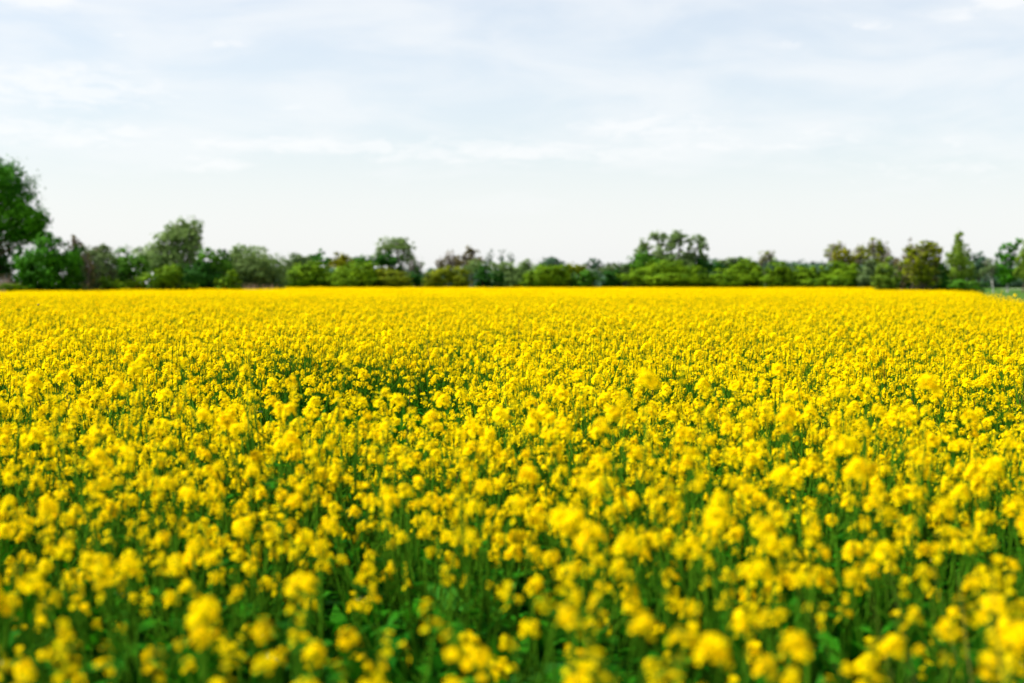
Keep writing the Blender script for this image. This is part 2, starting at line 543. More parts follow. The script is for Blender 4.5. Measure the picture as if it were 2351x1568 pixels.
# ------------------------------------------------------------------ ground
M_GRASSG = plain('meadow', (0.028, 0.080, 0.006), (0.055, 0.110, 0.014), .12, .9, .05)
M_SOIL = plain('soil', (0.020, 0.045, 0.010), (0.045, 0.06, 0.02), 1.5, .9, .05)
M_PATH = plain('gravel', (0.26, 0.25, 0.23), (0.36, 0.34, 0.32), .3, .95, .05)
def sheet(name, pts, z, mat):
    mb = MB(); mb.add([(x, y, z) for x, y in pts], [list(range(len(pts)))])
    o = link(name, mb.mesh(name, [mat])); tag(o, kind='structure'); return o
sheet('ground', [(-5000, -300), (5000, -300), (5000, 9000), (-5000, 9000)], 0.0, M_GRASSG)
ys = [-8, 0, 10, 41, 78, 96, 112, 163.5]
sheet('field_soil', [(float(right_edge(y)), y) for y in ys] + [(float(left_edge(y)), y) for y in (163.5, 150, 116, 90, 60, -8)], 0.004, M_SOIL)
sheet('path', [(140, 410), (168, 408), (178, 430), (150, 432)], 0.004, M_PATH)

# ------------------------------------------------------------------ trees and shrubs
G = {}
def greens(name, c1, c2, trans=.15, ns=.55):
    G[name] = leafy('foliage_' + name, c1, c2, trans=trans, rough=.7, spec=.08, noise_scale=ns)
greens('deep', (0.010, 0.085, 0.002), (0.065, 0.240, 0.003))
greens('willow', (0.095, 0.180, 0.040), (0.240, 0.340, 0.110), .5)
greens('thorn', (0.004, 0.040, 0.001), (0.050, 0.210, 0.002), .12, 1.1)
greens('mid', (0.020, 0.100, 0.003), (0.090, 0.220, 0.012))
greens('bush', (0.036, 0.105, 0.002), (0.170, 0.290, 0.003), .14, .7)
greens('dark', (0.007, 0.052, 0.002), (0.026, 0.105, 0.005))
greens('olive', (0.080, 0.125, 0.003), (0.235, 0.265, 0.006), .25)
greens('yellow', (0.120, 0.140, 0.002), (0.240, 0.230, 0.004), .25)
greens('brown', (0.070, 0.060, 0.018), (0.135, 0.115, 0.032), .2)
greens('birch', (0.100, 0.185, 0.012), (0.200, 0.300, 0.030), .42)
greens('grey', (0.062, 0.115, 0.034), (0.140, 0.200, 0.068), .3)
greens('far', (0.042, 0.095, 0.050), (0.075, 0.140, 0.082), .2, .2)  # blue of distant haze put into the leaf colour, no air volume

def unit(n):
    u = rng.normal(size=(n, 3)); return u / np.linalg.norm(u, axis=1)[:, None]

def crown_quads(lobes, leaf, dens, fuzz=.5, gaps=0.0, droop=0.0):
    """loose leaf faces gathered in small sprays over the skin and inside of each lobe [(centre, radii)]"""
    out = []
    for c, r in lobes:
        area = 4 * math.pi * ((r[0] * r[1]) ** 1.6 / 3 + (r[0] * r[2]) ** 1.6 / 3 + (r[1] * r[2]) ** 1.6 / 3) ** (1 / 1.6)
        nl = int(np.clip(area * dens * 2.3 / (leaf * leaf * .6), 160, 14000))
        m = max(8, int(area / max(leaf * 4, .6) ** 2 * 2.6))
        sd = unit(m)                                                      # sprays over the skin
        sr = 1.0 + rng.normal(0, .13, m) + (sd[:, 2] > .2) * rng.uniform(0, .10, m)
        deep = rng.random(m) < .35
        sr[deep] *= rng.uniform(.35, .85, deep.sum())
        w = rng.random(m) ** 1.3 + .15
        w[rng.random(m) < gaps] = 0.0
        if w.sum() == 0: w[:] = 1
        ids = rng.choice(m, nl, p=w / w.sum())
        srad = rng.uniform(.12, .28, m)
        cen = sd[ids] * sr[ids][:, None]
        off = rng.normal(0, 1, (nl, 3)) * srad[ids][:, None] * np.array((1, 1, .75)) * fuzz * 1.3
        p = cen + off
        nrm = p / np.maximum(np.linalg.norm(p, axis=1), .05)[:, None] * np.array((1, 1, 1.25)) + rng.normal(0, .36, (nl, 3)) + off * 1.6
        nrm /= np.linalg.norm(nrm, axis=1)[:, None]
        P = p * r + c
        t = np.cross(nrm, rng.normal(0, 1, (nl, 3)) + np.array((0, 0, droop * 3)))
        t /= np.maximum(np.linalg.norm(t, axis=1), 1e-6)[:, None]
        b = np.cross(nrm, t)
        s = leaf * rng.uniform(.55, 1.35, nl)[:, None]
        a1, b1 = t * s * .36, b * s * (.62 + .35 * droop)
        q = np.stack([P - b1, P + a1, P + b1, P - a1], 1)
        out.append(q)
    q = np.concatenate(out)
    return q[q[:, :, 2].min(1) > .02]

def twig_mb(lobes, per, r0, base_z, sub=4):
    """thin bare branches fanning up through each lobe"""
    mb = MB()
    for c, r in lobes:
        foot = np.array((c[0], c[1], max(base_z, c[2] - r[2] * 1.25)))
        for i in range(per):
            u = unit(1)[0]; u[2] = abs(u[2]) * .9 + .1
            e = c + r * u * rng.uniform(.75, 1.1)
            f = foot + rng.normal(0, .25, 3) * r * np.array((1, 1, .15))
            m = (f + e) / 2 + np.array(((e - f)[0] * .18, (e - f)[1] * .18, -.06 * r[2])) + rng.normal(0, .05, 3) * r
            mb.tube([f, m, e], [r0, r0 * .75, r0 * .3], 3)
            for k in range(sub):
                t = rng.uniform(.35, .9)
                p = (1 - t) ** 2 * f + 2 * t * (1 - t) * m + t * t * e
                d = (e - f) / np.linalg.norm(e - f) + rng.normal(0, .55, 3); d[2] = abs(d[2]) + .2
                e2 = p + d / np.linalg.norm(d) * float(np.mean(r)) * rng.uniform(.25, .6)
                mb.tube([p, e2], [r0 * .5, r0 * .2], 3)
    return mb

def trunk_mb(base, lobes, r0, multi=1, straight=False):
    mb = MB()
    zt = max(c[2] for c, r in lobes); mass = sum((c * r[2] for c, r in lobes)) / sum(r[2] for c, r in lobes)
    for k in range(multi):
        b = np.array(base) + (np.array((rng.normal(0, r0 * 3), rng.normal(0, r0 * 3), 0)) if multi > 1 else 0)
        t = lobes[k % len(lobes)][0] if multi > 1 else (mass if not straight else np.array((base[0], base[1], zt)))
        m = b * .45 + t * .55 + rng.normal(0, r0 * 1.2, 3) * np.array((1, 1, 0)) * (0.3 if straight else 1)
        m[2] = b[2] * .5 + t[2] * .5
        mb.tube([b, b * .7 + m * .3, m, t], [r0 * 1.25, r0, r0 * .8, r0 * .45], 7)
        fork = b * .35 + m * .65
        if multi == 1:
            for c, r in lobes:
                mm = (fork + c) / 2 + np.array((0, 0, .06)) * np.linalg.norm(c - fork)
                mb.tube([fork, mm, c, c + (c - fork) * .15], [r0 * .55, r0 * .4, r0 * .25, r0 * .12], 5)
    return mb

def build(name, label, cat, d, mat, lobes, kind='shrub', leaf=None, dens=1.25, gaps=0.0, fuzz=.5, trunk_px=None, r0=None,
          bark=None, droop=0.0, twigs=0, multi=1, straight=False, group=None, depth=1.0):
    """lobes given as (px, py, rx, ry) in picture units at depth d; built as real volumes there"""
    L = []
    for i, (x, y, rx, ry) in enumerate(lobes):
        s = d / FPX
        rd = (rx * .55 + ry * .45) * s * depth
        c = at(x, y, d + rng.uniform(-.35, .35) * rd)
        L.append((c, np.array((rx * s, max(rd, .25), ry * s))))
    if trunk_px is None:
        bx = float(np.mean([c[0] for c, r in L]))
    else:
        bx = at(trunk_px, 650, d)[0]
    root = empty(name, (bx, d, 0)); tag(root, label, cat, group)
    org = np.array((bx, d, 0.0))
    L = [(c - org, r) for c, r in L]
    crownL = list(L)
    if kind == 'shrub':                       # shrubs reach down to the ground behind the crop
        for c, r in L:
            if c[2] - r[2] < 2.6 and c[2] > 1.0:
                crownL.append((np.array((c[0], c[1] + .55 * r[1], max(.55, (c[2] - r[2]) * .5))), np.array((r[0] * 1.0, r[1] * .8, max(.6, (c[2] - r[2]) * .62)))))
    sc = d / 165.0
    leaf = (leaf or .24) * .9 * (.55 + .45 * sc)
    if dens > 0:
        q = crown_quads(crownL, leaf, dens, fuzz, gaps, droop)
        link('crown' if kind == 'tree' else 'foliage', quad_mesh(name + '_leaves', q, G[mat]), root)
    if twigs:
        tm = twig_mb(L, twigs, .028 * (.6 + .4 * sc), .2)
        link('twigs', tm.mesh(name + '_twigs', [M_TWIG]), root)
    if kind == 'tree':
        r0 = r0 or .16
        link('trunk', trunk_mb((0, 0, 0), L, r0, multi, straight).mesh(name + '_trunk', [bark or M_BARK], True), root)
    else:
        st = MB()
        for c, r in L[:4]:
            for k in range(2):
                b = np.array((c[0] * .6 + rng.normal(0, .2), c[1] * .6, 0.0))
                st.tube([b, (b + c) / 2 + rng.normal(0, .08, 3), c], [.05, .04, .02], 4)
        link('stem', st.mesh(name + '_stem', [M_BARK], True), root)
    return root

T, S = 'tree', 'shrub'
# --- left edge
build('willow_tree', 'large dark green leafy tree cut off by the picture edge, ragged crown above sky', 'tree', 97, 'deep',
      [(-8, 440, 62, 58), (34, 440, 34, 50), (48, 490, 42, 48), (78, 506, 26, 38), (12, 520, 70, 42), (58, 540, 36, 26), (-70, 490, 60, 90), (-20, 400, 44, 34), (92, 545, 14, 22)],
      T, leaf=.22, dens=.7, gaps=.45, fuzz=.75, trunk_px=-140, r0=.2, droop=.3)
build('round_shrub', 'small near-black rounded shrub at the picture edge under the large tree', 'shrub', 99, 'dark', [(2, 602, 32, 46), (-25, 600, 30, 45)], S)
build('hawthorn_shrub', 'big bush under the edge of the large cut-off tree, near-black with bright rim leaves', 'shrub', 94, 'thorn',
      [(112, 592, 46, 40), (124, 628, 52, 40), (162, 606, 26, 42), (66, 622, 30, 34), (100, 556, 22, 22), (52, 604, 24, 30)], S, dens=1.25, gaps=.1, fuzz=.55)
build('bare_shrub', 'leafless brown shrub of fine upright twigs beside the big dark bush', 'shrub', 99, 'brown',
      [(178, 590, 20, 36), (196, 610, 18, 34), (172, 565, 12, 24)], S, dens=.12, twigs=34)
build('willow_shrub', 'greyish olive thin-leaved shrub between the bare brown twigs and a deeper green shrub', 'shrub', 103, 'grey',
      [(214, 596, 36, 30), (202, 630, 42, 34), (240, 616, 26, 36), (232, 580, 20, 18)], S, dens=.75, gaps=.2, fuzz=.65, twigs=10)
build('leafy_shrub', 'deep green shrub with two humps standing left of the tall pale willow', 'shrub', 106, 'mid',
      [(285, 602, 26, 28), (308, 622, 30, 36), (272, 632, 30, 26), (318, 595, 14, 18)], S, dens=1.0, gaps=.1)
build('sloe_bush', 'low yellow-green bush sloping up to a rounded peak before the tall pale willow', 'bush', 104, 'bush',
      [(386, 634, 32, 22), (398, 624, 20, 15), (346, 645, 36, 16), (304, 655, 26, 9), (424, 657, 28, 7), (362, 630, 18, 12)], S, leaf=.2)
build('sloe_bush', 'small low yellow-green bush at the foot of the greyish olive shrub', 'bush', 100, 'bush', [(250, 650, 20, 13), (262, 657, 26, 8), (238, 645, 8, 8)], S, leaf=.2)
build('bramble_bush', 'knee-high yellowish bramble along the crop edge below the large cut-off tree', 'bush', 93, 'bush', [(20, 660, 34, 7), (55, 662, 18, 6), (-20, 660, 20, 8)], S, leaf=.18)

# --- pale willow and its neighbours
build('willow_tree', 'tall pale grey-green willow with a thin see-through crown and a slanting stem', 'tree', 128, 'willow',
      [(424, 526, 30, 26), (446, 518, 18, 18), (452, 545, 16, 20), (402, 532, 22, 28), (425, 555, 34, 26), (384, 552, 20, 24), (452, 578, 20, 18), (376, 566, 26, 30), (436, 560, 20, 20), (372, 592, 48, 32), (418, 590, 40, 32), (338, 590, 32, 24), (350, 615, 40, 25)],
      T, leaf=.25, dens=.5, gaps=.34, fuzz=.72, trunk_px=428, r0=.17, droop=.5, twigs=5)
build('dark_shrub', 'dark green rounded shrub at the foot of the pale willow on its shaded side', 'shrub', 121, 'dark',
      [(440, 636, 44, 24), (396, 640, 34, 18), (470, 614, 18, 18), (458, 640, 40, 20)], S)
build('leafy_shrub', 'mid green shrub with a paler top between the pale willow and small dark spire', 'shrub', 123, 'mid',
      [(484, 595, 26, 24), (497, 622, 32, 34), (470, 630, 26, 25)], S, dens=1.0, gaps=.12)
build('dark_tree', 'small dark upright tree poking up between two lighter green shrubs', 'tree', 125, 'dark', [(516, 585, 10, 13), (510, 600, 12, 14), (524, 603, 10, 16)], T, dens=1.2, r0=.1)
build('hazel_shrub', 'broad green dome of a shrub, pale on top and near-black above pinkish reeds', 'shrub', 127, 'willow',
      [(562, 592, 34, 28), (600, 606, 38, 30), (620, 630, 34, 28), (552, 626, 42, 34), (540, 600, 22, 25), (585, 632, 44, 28)], S, dens=1.0, gaps=.12, fuzz=.6)
build('leafy_shrub', 'small bright green shrub standing before the broad green dome', 'shrub', 119, 'bush', [(528, 636, 16, 18), (516, 648, 20, 11), (540, 650, 18, 9)], S)
build('hazel_shrub', 'greyish green shrub where the tall shrubs end and the low yellow-green bushes begin', 'shrub', 172, 'grey',
      [(676, 608, 26, 22), (660, 628, 22, 28), (696, 602, 22, 16)], S, dens=1.0, gaps=.1, fuzz=.6)
build('dark_tree', 'small dark green pointed tree rising behind the low yellow-green bushes', 'tree', 182, 'deep',
      [(734, 584, 9, 11), (732, 600, 22, 14), (712, 598, 16, 12), (752, 602, 14, 12), (700, 605, 14, 12)], T, r0=.14, dens=1.1)
# --- low bushes along the far edge
build('sloe_bush', 'wide yellow-green bush with several humps, first of the low bushes on the field edge', 'bush', 168, 'bush',
      [(700, 634, 38, 24), (668, 648, 22, 14), (722, 618, 26, 16), (742, 640, 32, 20), (690, 645, 40, 16)], S)
build('sallow_shrub', 'yellow-topped rounded shrub standing above and behind the low bushes', 'shrub', 178, 'yellow', [(784, 598, 19, 18), (776, 610, 20, 16), (800, 612, 14, 18)], S)
build('hedge_shrub', 'bright green shrub between the yellow-topped shrub and the round-headed grey tree', 'shrub', 180, 'mid',
      [(832, 602, 26, 14), (858, 604, 16, 14), (815, 612, 20, 14)], S)
build('sloe_bush', 'big dome-shaped bush with a yellow-green cap and a wide black underside', 'bush', 166, 'bush',
      [(822, 632, 40, 26), (845, 625, 28, 20), (795, 640, 32, 20), (826, 646, 52, 14), (866, 640, 18, 20)], S)
build('sloe_bush', 'olive-yellow low bush at the foot of the round-headed grey tree', 'bush', 165, 'olive', [(902, 640, 34, 19), (885, 628, 18, 12), (922, 646, 26, 14)], S)
build('ash_tree', 'round-headed grey-green tree with thin branches showing, alone above the low bushes', 'tree', 180, 'willow',
      [(908, 560, 26, 15), (886, 568, 18, 18), (928, 562, 18, 16), (876, 588, 14, 20), (938, 580, 14, 16), (922, 594, 16, 16)],
      T, leaf=.22, dens=.72, gaps=.32, fuzz=.7, trunk_px=926, r0=.15, twigs=7)
build('holly_tree', 'dark leafy tree standing close against the left side of the round-headed grey tree', 'tree', 178, 'dark', [(888, 596, 20, 18), (904, 608, 18, 16), (878, 606, 14, 14)], T, r0=.13)
build('bare_tree', 'thin bare tree trailing to the right of the round-headed grey tree', 'tree', 186, 'grey', [(944, 600, 16, 18), (958, 612, 16, 14)], T, dens=.1, twigs=26, r0=.09)
build('juniper_shrub', 'narrow dark upright shrub at the lowest dip of the hedge line', 'shrub', 169, 'dark', [(956, 640, 10, 22), (944, 645, 16, 15), (966, 648, 12, 12)], S)
build('sloe_bush', 'low rust-tinged bush below the bare grey tree and the brown budding tree', 'bush', 166, 'olive', [(1008, 636, 28, 18), (1044, 632, 28, 20), (992, 648, 24, 11), (1060, 645, 22, 14)], S)
build('bare_tree', 'bare grey tree of fine twigs left of the brown budding tree', 'tree', 194, 'brown', [(1012, 605, 12, 16), (1034, 594, 16, 20), (1022, 612, 22, 12), (1048, 602, 12, 16)], T, dens=.16, twigs=34, r0=.1)
build('maple_tree', 'brown budding tree with a domed crown behind the low bushes', 'tree', 192, 'brown', [(1082, 590, 18, 18), (1066, 600, 18, 16), (1098, 602, 14, 14), (1080, 608, 28, 12), (1084, 578, 9, 8)], T, dens=.6, gaps=.2, twigs=16, r0=.12)
build('holly_shrub', 'dark almost black round bush leaning on a smaller one, set in front of paler bushes', 'bush', 165, 'dark', [(1110, 628, 17, 20), (1108, 642, 18, 14)], S)
build('holly_shrub', 'smaller near-black round bush touching the right side of a taller dark one', 'bush', 164.6, 'dark', [(1138, 636, 15, 16), (1146, 645, 12, 12)], S)
build('willow_bush', 'pale grey-green bush with a soft outline between two black-shaded bushes', 'bush', 172, 'willow', [(1140, 614, 22, 12), (1168, 620, 22, 16), (1196, 622, 28, 20), (1185, 640, 46, 16), (1210, 612, 14, 10), (1090, 612, 20, 14)], S, dens=1.1)
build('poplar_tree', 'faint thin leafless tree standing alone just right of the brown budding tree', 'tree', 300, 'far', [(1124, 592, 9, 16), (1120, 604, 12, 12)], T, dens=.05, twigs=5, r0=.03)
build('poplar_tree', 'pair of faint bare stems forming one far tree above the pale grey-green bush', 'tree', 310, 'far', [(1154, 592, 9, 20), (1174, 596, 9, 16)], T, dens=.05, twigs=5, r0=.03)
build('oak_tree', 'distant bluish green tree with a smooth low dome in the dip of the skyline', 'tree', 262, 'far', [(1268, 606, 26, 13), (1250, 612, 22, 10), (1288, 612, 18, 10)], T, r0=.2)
build('sloe_bush', 'wide yellow-topped bush over a long black shadow, below the distant smooth dome tree', 'bush', 165, 'bush',
      [(1258, 632, 42, 22), (1224, 642, 24, 14), (1286, 634, 28, 20), (1260, 646, 54, 12)], S)
build('sallow_shrub', 'orange-olive shrub rising left of a bluish grey tree', 'shrub', 178, 'olive', [(1322, 616, 18, 13), (1336, 622, 16, 14), (1306, 622, 14, 12)], S)
build('sloe_bush', 'dark green rounded bush with a pale left flank, left one of two round dark bushes', 'bush', 164, 'mid', [(1344, 640, 24, 18), (1334, 648, 24, 11), (1352, 632, 14, 12)], S)
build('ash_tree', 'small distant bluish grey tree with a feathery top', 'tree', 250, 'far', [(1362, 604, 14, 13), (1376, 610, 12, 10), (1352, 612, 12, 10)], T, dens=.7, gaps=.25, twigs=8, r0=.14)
build('hawthorn_shrub', 'greyish tan-green shrub left of the multi-stemmed grey-green tree', 'shrub', 176, 'grey', [(1402, 620, 26, 13), (1432, 618, 24, 16), (1450, 622, 14, 12)], S)
build('sloe_bush', 'dark bluish round bush, right one of two round dark bushes before the tan-green shrub', 'bush', 163.8, 'dark', [(1406, 640, 20, 19), (1396, 648, 20, 11), (1418, 648, 12, 12)], S)
build('willow_tree', 'wide multi-stemmed grey-green tree with separate billowing tops, tallest on the far field edge', 'tree', 180, 'willow',
      [(1510, 550, 18, 18), (1484, 560, 14, 14), (1472, 585, 16, 20), (1560, 548, 20, 16), (1540, 560, 14, 14), (1586, 560, 12, 12), (1606, 556, 15, 16), (1614, 580, 13, 16), (1528, 582, 24, 18), (1578, 590, 20, 16), (1500, 600, 34, 18), (1556, 605, 30, 16)],
      T, leaf=.24, dens=1.2, gaps=.16, fuzz=.6, trunk_px=1545, r0=.2, multi=7)
build('elder_shrub', 'bright leafy shrub at the left foot of the wide multi-stemmed tree', 'shrub', 174, 'mid', [(1478, 602, 26, 22), (1500, 612, 26, 20), (1456, 610, 14, 14)], S)
build('holly_tree', 'very dark tree filling the right foot of the wide multi-stemmed tree', 'tree', 181, 'dark', [(1598, 604, 26, 18), (1618, 618, 20, 16), (1575, 615, 24, 15)], T, r0=.14)
build('sloe_bush', 'largest rounded bush on the field edge, golden green shoulder and black right side', 'bush', 163.5, 'bush',
      [(1462, 640, 34, 19), (1506, 626, 34, 22), (1546, 618, 30, 19), (1584, 630, 32, 20), (1540, 642, 70, 14), (1604, 644, 22, 14)], S)
build('holly_shrub', 'dark low shrub just right of the wide multi-stemmed tree', 'shrub', 186, 'dark', [(1640, 614, 20, 11), (1656, 616, 14, 10)], S)
build('sloe_bush', 'sprawling low bush with pale top right beside the largest rounded bush', 'bush', 164, 'bush', [(1628, 645, 38, 13), (1664, 634, 30, 18), (1600, 651, 22, 8), (1655, 648, 40, 10)], S)
build('sloe_bush', 'tall mounded yellow-green bush with dark hollows, next to a domed one', 'bush', 167, 'bush', [(1690, 624, 26, 20), (1718, 614, 26, 18), (1738, 628, 24, 20), (1700, 642, 44, 16)], S)
build('hazel_shrub', 'pale distant green scrub behind the mounded yellow-green bush', 'shrub', 230, 'grey', [(1690, 602, 26, 9), (1664, 606, 22, 9), (1720, 604, 18, 8)], S)
build('dark_tree', 'tiny dark pointed treetop above the pale distant scrub', 'tree', 232, 'deep', [(1700, 596, 6, 8), (1704, 603, 14, 7)], T, r0=.1)
build('bare_tree', 'sparse half-bare tree with a round open crown behind the domed bushes', 'tree', 240, 'olive', [(1756, 588, 13, 12), (1768, 586, 10, 12), (1748, 600, 8, 10)], T, dens=.22, twigs=24, r0=.12)
build('sloe_bush', 'domed green bush with a yellow crest, black at its lower right', 'bush', 164, 'bush', [(1786, 618, 26, 18), (1806, 634, 24, 20), (1772, 642, 26, 16), (1798, 646, 32, 13)], S)
build('sloe_bush', 'yellow-green bush with a low flat outline between a domed bush and the level-topped hedge', 'bush', 168, 'bush', [(1842, 622, 20, 13), (1868, 630, 20, 15), (1850, 640, 32, 16)], S)
build('clipped_hedge', 'hedge with a level sunlit top and a black hollow at its right end', 'hedge', 168, 'bush', [(1906, 620, 20, 17), (1930, 618, 22, 17), (1954, 620, 20, 17), (1930, 636, 46, 16), (1964, 636, 14, 20), (1896, 640, 16, 16)], S, dens=1.35)
build('sloe_bush', 'small low bush with a lit flat top in front of the level-topped hedge', 'bush', 163.6, 'bush', [(1926, 647, 24, 11), (1912, 650, 14, 8)], S)
build('bramble_bush', 'low bramble patch along the crop left of the small flat-topped bush', 'bush', 163.6, 'bush', [(1856, 651, 28, 7), (1880, 648, 16, 9)], S)
build('maple_tree', 'yellow-leaved small tree, leftmost of the brownish trees above the level-topped hedge', 'tree', 200, 'yellow', [(1938, 584, 20, 12), (1922, 594, 14, 14), (1950, 594, 14, 14), (1934, 600, 24, 12)], T, dens=.8, gaps=.15, twigs=8, r0=.12)
build('alder_tree', 'thin olive tree with an airy top at the back of the yellow-leaved small tree', 'tree', 206, 'olive', [(1914, 570, 17, 13), (1908, 586, 16, 14), (1928, 566, 14, 11)], T, dens=.35, gaps=.2, twigs=18, r0=.1)
build('alder_tree', 'brown twiggy tree with a rusty yellow-green top, tallest of the brownish trees', 'tree', 204, 'olive', [(2006, 562, 18, 15), (2024, 568, 16, 14), (1990, 576, 20, 14), (2020, 580, 14, 18), (1980, 590, 18, 14), (2006, 598, 26, 14)], T, dens=.45, gaps=.2, twigs=20, r0=.13)
build('bare_tree', 'bare brown tree between the yellow-leaved tree and the rusty-topped tree', 'tree', 208, 'brown', [(1968, 590, 14, 16), (1976, 574, 10, 16), (1958, 600, 16, 12)], T, dens=.22, twigs=28, r0=.1)
build('bare_tree', 'bare greyish tree trailing off to the right of the rusty-topped tree', 'tree', 208, 'brown', [(2036, 586, 14, 18), (2052, 600, 14, 12), (2030, 602, 12, 12)], T, dens=.12, twigs=30, r0=.1)
build('willow_shrub', 'grey-green upright willow shrub beside the level-topped hedge', 'shrub', 166, 'grey', [(1990, 626, 20, 22), (2004, 618, 16, 18), (1998, 642, 26, 14)], S, dens=1.0, fuzz=.6)
build('willow_shrub', 'light yellow-green feathery shrub at the step in the field edge', 'shrub', 117, 'birch', [(2034, 622, 17, 24), (2022, 640, 16, 20), (2050, 636, 15, 24), (2036, 648, 24, 14)], S, dens=1.0, fuzz=.6)
# --- right side
build('thorn_shrub', 'dark brown leafless thicket left of the tall olive-brown tree', 'shrub', 121, 'brown', [(2066, 622, 18, 26), (2074, 640, 20, 22), (2056, 648, 18, 16)], S, dens=.55, twigs=26)
build('bare_tree', 'faint bare tree with upright twigs behind the dark brown thicket', 'tree', 150, 'brown', [(2092, 572, 9, 24), (2084, 592, 12, 18)], T, dens=.06, twigs=26, r0=.08)
build('maple_tree', 'broad tree with golden olive leaves over brown branches, standing at the bend of the crop', 'tree', 119, 'olive',
      [(2102, 582, 20, 16), (2122, 570, 26, 14), (2144, 574, 18, 15), (2118, 584, 30, 16), (2152, 592, 12, 18), (2094, 606, 22, 22), (2126, 604, 26, 20), (2108, 634, 32, 24), (2138, 638, 22, 22)], T, dens=.7, gaps=.2, fuzz=.62, twigs=14, r0=.12)
build('holly_shrub', 'near-black undergrowth bush at the foot of the golden olive tree', 'shrub', 122, 'dark', [(2096, 654, 38, 12), (2140, 652, 36, 13), (2162, 636, 14, 22), (2150, 612, 18, 20)], S)
build('birch_tree', 'tall slender light green birch with a pointed top and pale stem', 'tree', 160, 'birch',
      [(2202, 548, 10, 15), (2200, 568, 17, 18), (2204, 584, 20, 16), (2192, 598, 20, 22), (2208, 600, 14, 22), (2188, 626, 18, 20), (2206, 630, 18, 18), (2196, 644, 20, 12)], T, leaf=.2, dens=.75, gaps=.22, fuzz=.6, trunk_px=2196, r0=.085, bark=M_BIRCH, droop=.4, straight=True, twigs=3)
build('birch_tree', 'small birch with a clear pale stem just right of the tall slender birch', 'tree', 162, 'birch', [(2222, 612, 13, 16), (2216, 628, 12, 14), (2232, 630, 10, 18)], T, leaf=.2, dens=.85, gaps=.15, trunk_px=2219, r0=.06, bark=M_BIRCH, straight=True)
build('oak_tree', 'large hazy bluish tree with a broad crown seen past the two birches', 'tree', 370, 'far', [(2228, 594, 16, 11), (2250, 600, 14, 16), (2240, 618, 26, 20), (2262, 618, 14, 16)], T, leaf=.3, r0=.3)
build('alder_tree', 'thin muted olive tree with a whitish stem on the meadow', 'tree', 262, 'grey', [(2272, 606, 14, 15), (2264, 624, 14, 16), (2280, 620, 12, 16)], T, leaf=.22, dens=.5, gaps=.25, trunk_px=2281, r0=.11, bark=M_BIRCH, twigs=6)
build('lime_tree', 'dark full-crowned tree with a pale straight stem on the meadow', 'tree', 266, 'deep',
      [(2318, 570, 18, 12), (2304, 588, 16, 16), (2322, 594, 16, 16), (2302, 616, 18, 20), (2322, 622, 20, 20), (2312, 640, 20, 14), (2338, 556, 10, 10)], T, leaf=.26, dens=1.1, gaps=.15, trunk_px=2313, r0=.17, bark=M_BIRCH)
build('lime_tree', 'yellow-green tree cut off by the picture edge with a dark thin stem on the meadow', 'tree', 258, 'birch',
      [(2352, 600, 18, 22), (2346, 626, 16, 18), (2366, 580, 20, 26), (2370, 620, 24, 24)], T, leaf=.26, dens=1.0, gaps=.15, trunk_px=2348, r0=.13)
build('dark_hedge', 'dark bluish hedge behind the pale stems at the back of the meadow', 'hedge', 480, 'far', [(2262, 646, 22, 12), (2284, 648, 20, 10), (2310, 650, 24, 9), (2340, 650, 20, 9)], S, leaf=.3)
build('bramble_bush', 'low dark green scrub along the crop edge under the two birches', 'bush', 140, 'mid', [(2205, 656, 32, 12), (2238, 658, 26, 9), (2180, 655, 20, 11)], S)
# --- reeds, grass, far woods: nobody could count them
M_REED = leafy('reed_plume', (0.42, 0.25, 0.18), (0.60, 0.42, 0.30), .2, .8, .05)
M_TALLG = leafy('grass_blade', (0.10, 0.14, 0.015), (0.26, 0.23, 0.05), .3, .5, .3)
def blades(name, label, cat, roots_, h, w, lean, mat, bend=.3, seg=4, jit=.15):
    mb = MB()
    for p in roots_:
        hh = h * rng.uniform(.7, 1.15); l = np.array(lean) + rng.normal(0, jit, 2)
        a = rng.uniform(0, 3.14); s = np.array((math.cos(a), math.sin(a), 0)) * w
        pp = [np.array((p[0] + l[0] * hh * t + l[0] * bend * hh * t * t, p[1] + l[1] * hh * t, p[2] + hh * t - .1 * bend * hh * t * t)) for t in np.linspace(0, 1, seg)]
        ww = [.9, 1.0, .8, .06] if seg == 4 else [.5, 1, .1]
        v = []
        for q, k in zip(pp, ww): v += [q - s * k, q + s * k]
        mb.add(v, [[2 * i, 2 * i + 1, 2 * i + 3, 2 * i + 2] for i in range(seg - 1)])
    o = link(name, mb.mesh(name, [mat])); tag(o, label, cat, kind='stuff'); return o
def strip(x0, x1, py_, d, n_, dd=1.5):
    r = []
    for i in range(n_):
        dp = d + rng.uniform(-dd, dd); x = at(rng.uniform(x0, x1), py_, dp)[0]
        r.append((x, dp, 0))
    return r
blades('reeds', 'pinkish dry reeds in a low strip before the broad green dome', 'reeds', strip(562, 634, 650, 121, 110), 1.62, .022, (.02, 0), M_REED)
blades('reeds', 'pale pinkish reeds beside the small near-black shrub at the picture edge', 'reeds', strip(-20, 36, 640, 95.5, 150, .8), 2.2, .025, (.03, 0), M_REED)
blades('reeds', 'small tuft of pinkish reeds above the low yellow-green bush', 'reeds', strip(279, 292, 640, 106, 40, .4), 2.3, .035, (.25, 0), M_REED)
gr = []
for i in range(330):
    y = rng.uniform(1.7, 3.0); x = y * rng.uniform(.325, .42)
    gr.append((x, y, 0))
blades('tall_grass', 'long olive grass blades leaning among the flowers at the lower corner', 'grass', gr, 1.12, .0035, (.16, .0), M_TALLG, .5)
